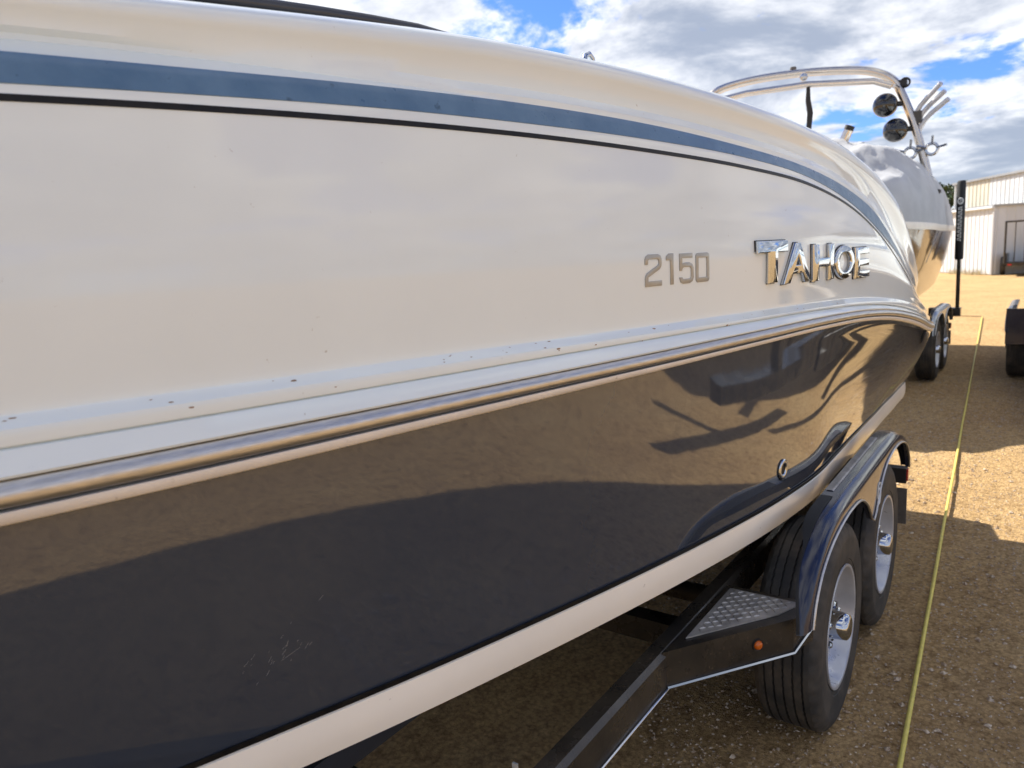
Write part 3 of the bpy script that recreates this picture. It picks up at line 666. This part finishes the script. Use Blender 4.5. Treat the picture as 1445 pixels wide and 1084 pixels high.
# ------------------------------------------------------------------ the second boat with a wake tower
Y2 = 2.36
def boat2():
    root = empty('tower_boat', (9.6, Y2, .5), 'tan hulled tower boat under a grey canvas cover behind the speedboat', 'boat')
    X = [6.35 + .15 * i for i in range(41)]
    def hb(x): return 1.37 * (1 - max(0, (9.4 - x) / 3.12) ** 2.3) if x < 9.4 else 1.37 - .012 * (x - 9.4) ** 2
    def zg(x): return 1.66 + .06 * max(0, (9.6 - x) / 3)
    def prof(x):
        h = max(.02, hb(x)); g = zg(x)
        return [(h, g), (h * .985, g - .06), (h * .93, 1.22), (h * .83, .86), (h * .79, .80), (h * .40, .66), (0, .55)]
    for sd, in ((1,), (-1,)):
        pass
    up = [[(x, Y2 - y, z) for y, z in prof(x)[1:4]] for x in X]; upm = [[(p[0], 2 * Y2 - p[1], p[2]) for p in r[::-1]] for r in up]
    MB().grid(up).grid(upm).build('hull', M_hull2, root, smooth=40)
    lo = [[(x, Y2 - y, z) for y, z in prof(x)[3:]] + [(x, Y2 + y, z) for y, z in prof(x)[-2:2:-1]] for x in X]
    MB().grid(lo).build('hull_bottom', M_hull2b, root, smooth=40)
    gw = [[(x, Y2 - h2, z2) for h2, z2 in ((hb(x) + .012, zg(x) - .07), (hb(x) + .02, zg(x) - .035), (hb(x) + .012, zg(x) + .0))] for x in X]
    MB().grid(gw).grid([[(p[0], 2 * Y2 - p[1], p[2]) for p in r[::-1]] for r in gw]).build('rub_rail', M_vinyl, root, smooth=40)
    # black graphics on the hull side
    def hp(x, u, sd=1):
        p = prof(x)[1:4]; (ya, za), (yb, zb) = (p[0], p[1]) if u < .5 else (p[1], p[2]); t = u * 2 if u < .5 else u * 2 - 1
        return (x, Y2 - sd * (lerp(ya, yb, t) + .004), lerp(za, zb, t))
    for poly in ([(8.6, .02), (9.75, .02), (9.35, .45), (9.7, .98), (8.6, .98)], [(10.2, .03), (10.7, .03), (10.1, .45), (9.85, .45)]):
        fv = [hp(x, u) for x, u in poly]; meshobj('hull_graphic', fv, [tuple(range(len(fv)))], M_hull2b, root)
    # canvas cover
    rows = []
    for x in [6.5 + .06 * i for i in range(95)]:
        h = hb(x) + .015; H = .08 + .80 * sstep(6.9, 9.05, x) - .45 * sstep(10.6, 12.2, x); g = zg(x) + .0; row = []
        for j in range(61):
            u = -1 + 2 * j / 60; e = (1 - abs(u) ** 2.6) ** .5
            y = Y2 + u * h
            edge = min(1, e * 2.2)
            rdg = lambda p: 1 - 2 * abs(noise.noise(p))
            w = .075 * rdg(Vector((x * 1.1 + u * 2.2, u * 2.2 - x * .6, 1))) + .026 * rdg(Vector((x * 6.5 + u * 5, u * 7 - x * 3, 3))) + .045 * rdg(Vector((x * 3.1 - u * 3, u * 4.5 + x * 1.4, 5))) + .028 * noise.noise(Vector((x * 1.4 + u * 1.5, u * 5 - x * 1.1, 2))) + .022 * math.sin(9 * x + 5 * u + 3 * noise.noise(Vector((x, u * 3, 7)))) * (1 - abs(u)) ** .3 * (.5 + .5 * noise.noise(Vector((x * .8, u * 2, 4)))) + .012 * noise.noise(Vector((x * 5, u * 12, 9)))
            z = g + H * e + w * edge
            if abs(u) > .985: z = g - .05
            row.append((x, y - (1 - edge) * .0, z))
        rows.append(row)
    MB().grid(rows).build('canvas_cover', M_cover, root, smooth=60)
    MB().sphere((9.75, 1.06, 1.86), .045, 12, 8, (1, .6, 1.6)).build('cover_vent', M_gap, root, smooth=60)
    # tower
    def arch(dx, dz, r, hw, name):
        P = []
        cy = Y2 + .06
        base = [(10.0, 1.13, 2.02), (10.0, 1.20, 2.35), (10.0, 1.34, 2.85), (10.0, 1.47, 3.18), (9.99, 1.55, 3.33), (9.97, 1.70, 3.44), (9.95, 1.95, 3.52), (9.88, 2.45, 3.58), (9.75, 3.0, 3.585), (9.58, 3.42, 3.52), (9.52, 3.60, 3.42), (9.48, 3.72, 3.25), (9.46, 3.82, 2.85), (9.46, 3.88, 2.4), (9.46, 3.90, 1.9)]
        fx = [pl(list(range(len(base))), [b[k] for b in base]) for k in range(3)]
        for i in range((len(base) - 1) * 4 + 1): P.append((fx[0](i / 4) + dx, fx[1](i / 4), fx[2](i / 4) + dz))
        return P
    tw = MB().tube(arch(0, 0, 0, 0, ''), .047, 12, flat=1.3).build('wake_tower', M_polish, root, smooth=60)
    c2 = [(9.62, 1.52, 3.22), (9.6, 1.7, 3.30), (9.55, 2.4, 3.38), (9.45, 3.1, 3.38), (9.36, 3.60, 3.32)]
    MB().tube(c2, .036, 10).build('cross_bar', M_polish, tw, smooth=60)
    for yy, y2 in ((1.5, 1.5), (3.60, 3.60)):
        MB().tube([(9.62 if yy < 2 else 9.36, yy, 3.22 if yy < 2 else 3.3), (9.98 if yy < 2 else 9.53, y2, 3.24 if yy < 2 else 3.41)], .025, 8).build('cross_strut', M_polish, tw, smooth=60)
    MB().box((9.92, 1.04, 1.96), (10.10, 1.22, 2.06)).build('tower_foot', M_gap, tw)
    MB().box((9.38, 3.80, 1.84), (9.56, 3.98, 1.94)).build('tower_foot', M_gap, tw)
    MB().lathe([(0, .06), (.035, .055), (.04, .02), (.03, 0)], (9.88, 2.66, 3.62), 'Z', 14).build('anchor_light', M_plate, tw, smooth=60)
    MB().sphere((9.55, 2.45, 3.47), .045, 14, 10).build('tow_ball', M_chrome, tw, smooth=60)
    for k, (y, z) in enumerate(((1.63, 3.07), (1.515, 2.775))):
        s = MB().sphere((9.93, y, z), .135, 28, 18).build('tower_speaker', M_spk, tw, smooth=180)
        MB().tube([(9.95, y - .10, z), (10.0, y - .22, z)], .03, 8).build('speaker_clamp', M_gap, s, smooth=60)
    # three-pronged board rack, clamps and chains
    rk = MB().box((9.96, 1.25, 2.83), (10.06, 1.36, 2.96)).build('board_rack', M_frame, tw)
    for k in range(3):
        z0 = 2.97 - .09 * k; y0 = 1.33 - .02 * k
        MB().tube([(10.0, y0, z0 - .06), (9.99, y0 - .06, z0 + .05), (9.96, y0 - .13, z0 + .12), (9.85, y0 - .27 - .02 * k, z0 + .235)], .028, 8).build('rack_prong', M_rim, rk, smooth=60)
    MB().box((9.95, 1.42, 3.26), (10.05, 1.52, 3.33)).build('tower_bracket', M_gap, tw)
    MB().tube([(10, 1.44 + .05 * math.cos(a), 3.30 + .05 * math.sin(a)) for a in [2 * math.pi * i / 14 for i in range(14)]], .012, 6, closed=True).build('bracket_ring', M_gap, tw, smooth=60)
    for k, (y, z) in enumerate(((1.14, 2.52), (1.36, 2.50))):
        cl = MB().tube([(9.97, y + .062 * math.cos(a), z + .062 * math.sin(a)) for a in [2 * math.pi * i / 16 for i in range(16)]], .018, 8, closed=True).build('chrome_clamp', M_chrome, tw, smooth=60)
        for a in (20, 95, 170):
            MB().tube([(9.95, y + .06 * math.cos(R(a)), z + .06 * math.sin(R(a))), (9.9, y + .16 * math.cos(R(a)), z + .14 * math.sin(R(a)))], .014, 6).build('clamp_arm', M_chrome, cl, smooth=60)
    MB().tube([(9.97, 1.36, 2.42), (9.96, 1.40, 2.32), (9.95, 1.395, 2.22), (9.95, 1.36, 2.17)], .008, 6).build('safety_cord', M_gap, tw, smooth=60)
    MB().tube([(9.95, 1.38, 2.20), (9.95, 1.42, 2.12)], .02, 6).build('cord_toggle', M_gap, tw, smooth=60)
    MB().tube([(9.56, 2.40, 3.40), (9.56, 2.40, 3.2), (9.56, 2.375, 3.05), (9.56, 2.39, 2.85), (9.56, 2.385, 2.45)], [.018, .03, .035, .03, .02], 6, flat=.4).build('tower_strap', M_gap, tw, smooth=60)
    rh = MB().tube([(9.0, 1.99, 2.36), (9.0, 1.83, 2.73)], .048, 14).build('rod_holder', M_polish, root, smooth=60)
    MB().tube([(9.0, 1.834, 2.722), (9.0, 1.815, 2.768)], .050, 14).build('rod_holder_cap', M_gap, rh, smooth=60)
    MB().sphere((8.98, 2.03, 2.52), .035, 12, 8).build('holder_knob', M_chrome, rh, smooth=60)
    MB().sphere((8.98, 1.80, 2.44), .04, 12, 8).build('holder_knob', M_chrome, rh, smooth=60)
    return root
boat2()
make_trailer('silver fendered trailer with black tyres under the covered tower boat', shift=(6.74, .44), fend=M_fend2, step=False)

# black padded guide pole at the far trailer
def pole():
    root = empty('guide_pole', (10.5, .86, .62), 'black padded upright guide pole beside the silver trailer fender', 'guide pole')
    MB().tube([(10.5, .86, .60), (10.5, .865, 1.30)], .022, 10).build('post', M_frame, root, smooth=60)
    sl = MB().tube([(10.5, .865, 1.24), (10.5, .866, 1.26), (10.5, .872, 2.15), (10.5, .872, 2.17)], [.038, .047, .047, .035], 16).build('padded_sleeve', M_sleeve, root, smooth=60)
    MB().box((10.42, .82, .56), (10.56, 1.16, .66)).build('bracket', M_frame, root)
    # white printed roundel and a column of script strokes down the sleeve
    em = MB(); yy = .872; xx = 10.4515
    em.tube([(xx, yy + .026 * math.cos(a), 1.93 + .034 * math.sin(a)) for a in [2 * math.pi * i / 16 for i in range(16)]], .006, 4, closed=True)
    em.tube([(xx, yy + .012, 1.95), (xx, yy - .012, 1.94), (xx, yy + .010, 1.92), (xx, yy - .012, 1.91)], .005, 4)
    em.build('round_print', M_print, sl)
    st = MB(); z = 1.86
    for k in range(9):
        st.tube([(xx, yy - .02, z), (xx, yy + .018, z - .012), (xx, yy + .016, z - .028), (xx, yy - .018, z - .024), (xx, yy - .016, z - .042)], .005, 4); z -= .045
    st.build('script_print', M_print, sl)
pole()

# ------------------------------------------------------------------ buildings and far things
def building():
    root = empty('metal_building', (33.0, 1.65, 0), 'white ribbed metal building with a taller roofed section behind', 'building')
    U = Vector((.87, .50, 0)).normalized(); V = Vector((.50, -.87, 0)).normalized(); C0 = Vector((33.0, 1.65, 0))
    def P(u, v, z): return C0 + U * u + V * v + Vector((0, 0, z))
    def sheet(org, d, nrm, w, z0, z1, m, name='wall_panel', top=None):
        """one ribbed steel sheet"""
        prof = []; k = max(1, round(w / .305)); s = w / k
        for i in range(k):
            b0 = i * s; prof += [(b0, 0), (b0 + .10, 0), (b0 + .115, .022), (b0 + .145, .022), (b0 + .16, 0)]
        prof.append((w, 0))
        rows = [[org + d * a + nrm * n + Vector((0, 0, z)) for a, n in prof] for z in (z0, z1)]
        return MB().grid(rows).build(name, m, root)
    nU = Vector((-.50, .87, 0)).normalized(); nV = -U
    # low section: left (lit) face along U, right face along V
    for i in range(8): sheet(P(.915 * i, 0, 0), U, nU, .91, .02, 2.52, M_metalwall)
    for i in range(9): sheet(P(0, .915 * i, 0), V, nV, .91, .02, 2.52, M_metalwall)
    MB().add([P(.02, .02, 0), P(7.3, .02, 0), P(7.3, 8.2, 0), P(.02, 8.2, 0), P(.02, .02, 2.5), P(7.3, .02, 2.5), P(7.3, 8.2, 2.5), P(.02, 8.2, 2.5)], [(0, 3, 2, 1), (4, 5, 6, 7), (0, 1, 5, 4), (1, 2, 6, 5), (2, 3, 7, 6), (3, 0, 4, 7)]).build('inner_wall', M_metalcream, root)
    e = MB()
    e.add([P(-.08, -.08, 2.50), P(7.4, -.08, 2.50), P(7.4, 8.3, 2.50), P(-.08, 8.3, 2.50), P(-.08, -.08, 2.57), P(7.4, -.08, 2.57), P(7.4, 8.3, 2.57), P(-.08, 8.3, 2.57)], [(0, 3, 2, 1), (4, 5, 6, 7), (0, 1, 5, 4), (1, 2, 6, 5), (2, 3, 7, 6), (3, 0, 4, 7)]).build('eave_flashing', M_roofm, root)
    MB().tube([P(-.03, -.03, .02), P(-.03, -.03, 2.5)], .04, 6).build('corner_trim', M_metalwall, root)
    # tall section behind
    for i in range(6): sheet(P(.05 + .915 * i, 1.2, 0), U, nU, .91, 2.45, 3.72, M_metalcream if i in (3, 4) else M_metalwall)
    for i in range(8): sheet(P(.05, 1.2 + .915 * i, 0), V, nV, .91, 2.45, 3.72, M_metalwall)
    a = [(-.08, 1.08), (5.7, 1.08), (5.7, 8.6), (-.08, 8.6)]
    MB().add([P(u, v, 3.70) for u, v in a] + [P(u, v, 3.78) for u, v in a], [(0, 3, 2, 1), (4, 5, 6, 7), (0, 1, 5, 4), (1, 2, 6, 5), (2, 3, 7, 6), (3, 0, 4, 7)]).build('roof', M_roofm, root)
    MB().tube([P(5.56, 1.18, 2.5), P(5.56, 1.18, 3.72)], .05, 6).build('corner_trim', M_metalwall, root)
    MB().tube([P(-.10, -.12, 2.47), P(7.4, -.12, 2.47)], .05, 8).build('gutter', M_metalwall, root)
    MB().tube([P(2.6, -.10, .05), P(2.6, -.10, 2.45)], .035, 8).build('downpipe', M_metalwall, root)
building()

def utility_trailer():
    root = empty('utility_trailer', (31.5, .7, 0), 'black utility trailer with an upright barred ramp gate by the building', 'trailer')
    # gate stands across the lane: bars between two posts
    g = MB(); y1, y0 = 1.22, -.5; x = 31.5
    for p in ([(x, y1, .45), (x, y1, 1.92)], [(x, y0, .45), (x, y0, 1.92)], [(x, y1, 1.90), (x, y0, 1.90)], [(x, y1, .47), (x, y0, .47)]): g.tube(p, .035, 6)
    gate = g.build('ramp_gate', M_frame, root, smooth=60)
    for i in range(1, 6): MB().tube([(x, lerp(y1, y0, i / 6), .47), (x, lerp(y1, y0, i / 6), 1.9)], .016, 6).build('gate_bar', M_frame, gate, smooth=60)
    MB().tube([(x + .02, y1, .95), (x + .5, y1, .50)], .02, 6).build('gate_strut', M_frame, gate, smooth=60)
    MB().box((x, y0, .38), (x + 3.2, y1, .46)).build('bed', M_frame, root)
    for y in (y0 + .04, y1 - .04): MB().box((x + .05, y - .03, .46), (x + 3.2, y + .03, .80)).build('side_rail', M_frame, root)
    for y in (y0 - .15, y1 + .02):
        MB().lathe([(.19, .0), (.30, .0), (.33, .04), (.33, .12), (.30, .16), (.19, .16), (.15, .08), (.0, .08)], (x + 1.7, y, .33), 'Y', 24).build('wheel', M_tyre, root, smooth=40)
    for y in (y1 - .22, y0 + .12): MB().box((x - .03, y, .38), (x, y + .12, .44)).build('tail_light', M_red, root)
utility_trailer()

def camper():
    root = empty('camper', (52, 6.0, 0), 'pale parked camper far behind the tower boat', 'camper')
    side = [(0, .5), (0, 2.3), (.35, 2.75), (5.6, 2.75), (6.0, 2.3), (6.0, .5)]
    vs = [(52 + 0, 4.6 + a * .5, z) for a, z in side] + [(54.2, 4.6 + a * .5, z) for a, z in side]; n = len(side)
    MB().add(vs, [tuple(range(n))[::-1], tuple(range(n, 2 * n))] + [(i, (i + 1) % n, n + (i + 1) % n, n + i) for i in range(n)]).build('body', M_rv, root)
    MB().box((52.6, 5.6, 2.75), (53.4, 6.3, 3.0)).build('roof_unit', M_rv, root)
    MB().box((51.97, 5.2, 1.5), (51.99, 6.2, 2.1)).build('window', M_glassd, root)
    for y in (5.0, 7.0): MB().lathe([(.15, 0), (.36, .02), (.36, .2), (.15, .22), (0, .2)], (52.5, y, .36), 'X', 18).build('wheel', M_tyre, root, smooth=40)
camper()

def tree(name, loc, h, r, label, seed, n=1500):
    rnd = random.Random(seed); root = empty(name, loc, label, 'tree', 'trees on the horizon')
    x, y, _ = loc
    tr = MB().tube([(x, y, -.1), (x + .1, y, h * .3), (x, y + .1, h * .6), (x + .1, y, h * .85)], [h * .035, h * .028, h * .018, h * .008], 8)
    for k in range(6):
        a = rnd.uniform(0, 6.28); z0 = h * rnd.uniform(.3, .6); tr.tube([(x, y, z0), (x + r * .6 * math.cos(a), y + r * .6 * math.sin(a), z0 + h * .2)], [h * .014, h * .006], 6)
    tr.build('trunk', M_bark, root, smooth=60)
    cl = [(Vector((rnd.gauss(0, r * .45), rnd.gauss(0, r * .45), h * rnd.uniform(.42, .92))), r * rnd.uniform(.28, .48)) for _ in range(14)]
    b = MB()
    for i in range(n):
        c, q = rnd.choice(cl); d = Vector((rnd.gauss(0, 1), rnd.gauss(0, 1), rnd.gauss(0, 1))).normalized() * q * rnd.uniform(.55, 1.05)
        p = Vector((x, y, 0)) + c + d; s = h * .03 * rnd.uniform(.6, 1.4); e1 = Vector((rnd.gauss(0, 1), rnd.gauss(0, 1), rnd.gauss(0, 1))).normalized(); e2 = e1.cross(Vector((rnd.gauss(0, 1), rnd.gauss(0, 1), 1))).normalized()
        b.add([p - e1 * s, p + e2 * s * .6, p + e1 * s, p - e2 * s * .6], [(0, 1, 2, 3)])
    meshobj('crown', b.v, b.f, M_leaf, root, fix=False)
tree('broadleaf_tree', (75, 8.1, 0), 6.2, 2.0, 'small green tree showing beside the building roof', 3)

# ------------------------------------------------------------------ loose stones on the gravel
def pebbles():
    rnd = random.Random(11); vs = []; fs = []
    o = [(1, 0, 0), (0, 1, 0), (-1, 0, 0), (0, -1, 0), (0, 0, 1), (0, 0, -1)]; of = [(0, 1, 4), (1, 2, 4), (2, 3, 4), (3, 0, 4), (1, 0, 5), (2, 1, 5), (3, 2, 5), (0, 3, 5)]
    n = 0
    while n < 26000:
        x = 1.0 + 8.5 * rnd.random() ** 1.6; y = rnd.uniform(-.9, 1.5)
        if y > .12 + x * .45 or y < -.30 - .05 * x: continue
        s = .0026 + .0050 * rnd.random() ** 2.2 + (.012 * rnd.random() if rnd.random() < .03 else 0)
        a = rnd.uniform(0, 6.28); ca, sa = math.cos(a), math.sin(a); k = len(vs)
        z = .012 * noise.noise(Vector((x * .9, y * .9, 0))) + .007 * noise.noise(Vector((x * 3.3, y * 3.3, 5))) - .010
        q = (rnd.uniform(.7, 1.5), rnd.uniform(.6, 1.1), rnd.uniform(.45, .8))
        for p in o:
            j = rnd.uniform(.75, 1.15); u, v, w = p[0] * q[0] * s * j, p[1] * q[1] * s * j, p[2] * q[2] * s * j
            vs.append((x + ca * u - sa * v, y + sa * u + ca * v, z + w + s * .25))
        fs += [tuple(i + k for i in f) for f in of]; n += 1
    ob = meshobj('gravel', vs, fs, M_pebble, fix=False); ob['kind'] = 'stuff'; ob['label'] = 'loose tan gravel stones scattered over the lane'; ob['category'] = 'gravel'
pebbles()
def weeds():
    rnd = random.Random(5); b = MB()
    for c in [(33.0 + rnd.uniform(-.6, 3.4), 0, 0) for _ in range(9)]:
        u = rnd.uniform(0, 3.6); base = Vector((33.0, 1.65, 0)) + Vector((.87, .5, 0)) * u + Vector((-.5, .87, 0)) * .18
        for k in range(40):
            p = base + Vector((rnd.gauss(0, .12), rnd.gauss(0, .12), -.01)); t = p + Vector((rnd.gauss(0, .08), rnd.gauss(0, .08), rnd.uniform(.1, .3))); b.add([p, p + Vector((.012, .012, 0)), t], [(0, 1, 2)])
    o = meshobj('dry_weeds', b.v, b.f, M_straw, fix=False); o['kind'] = 'stuff'; o['label'] = 'dry straw weeds along the building foot'; o['category'] = 'weeds'
weeds()
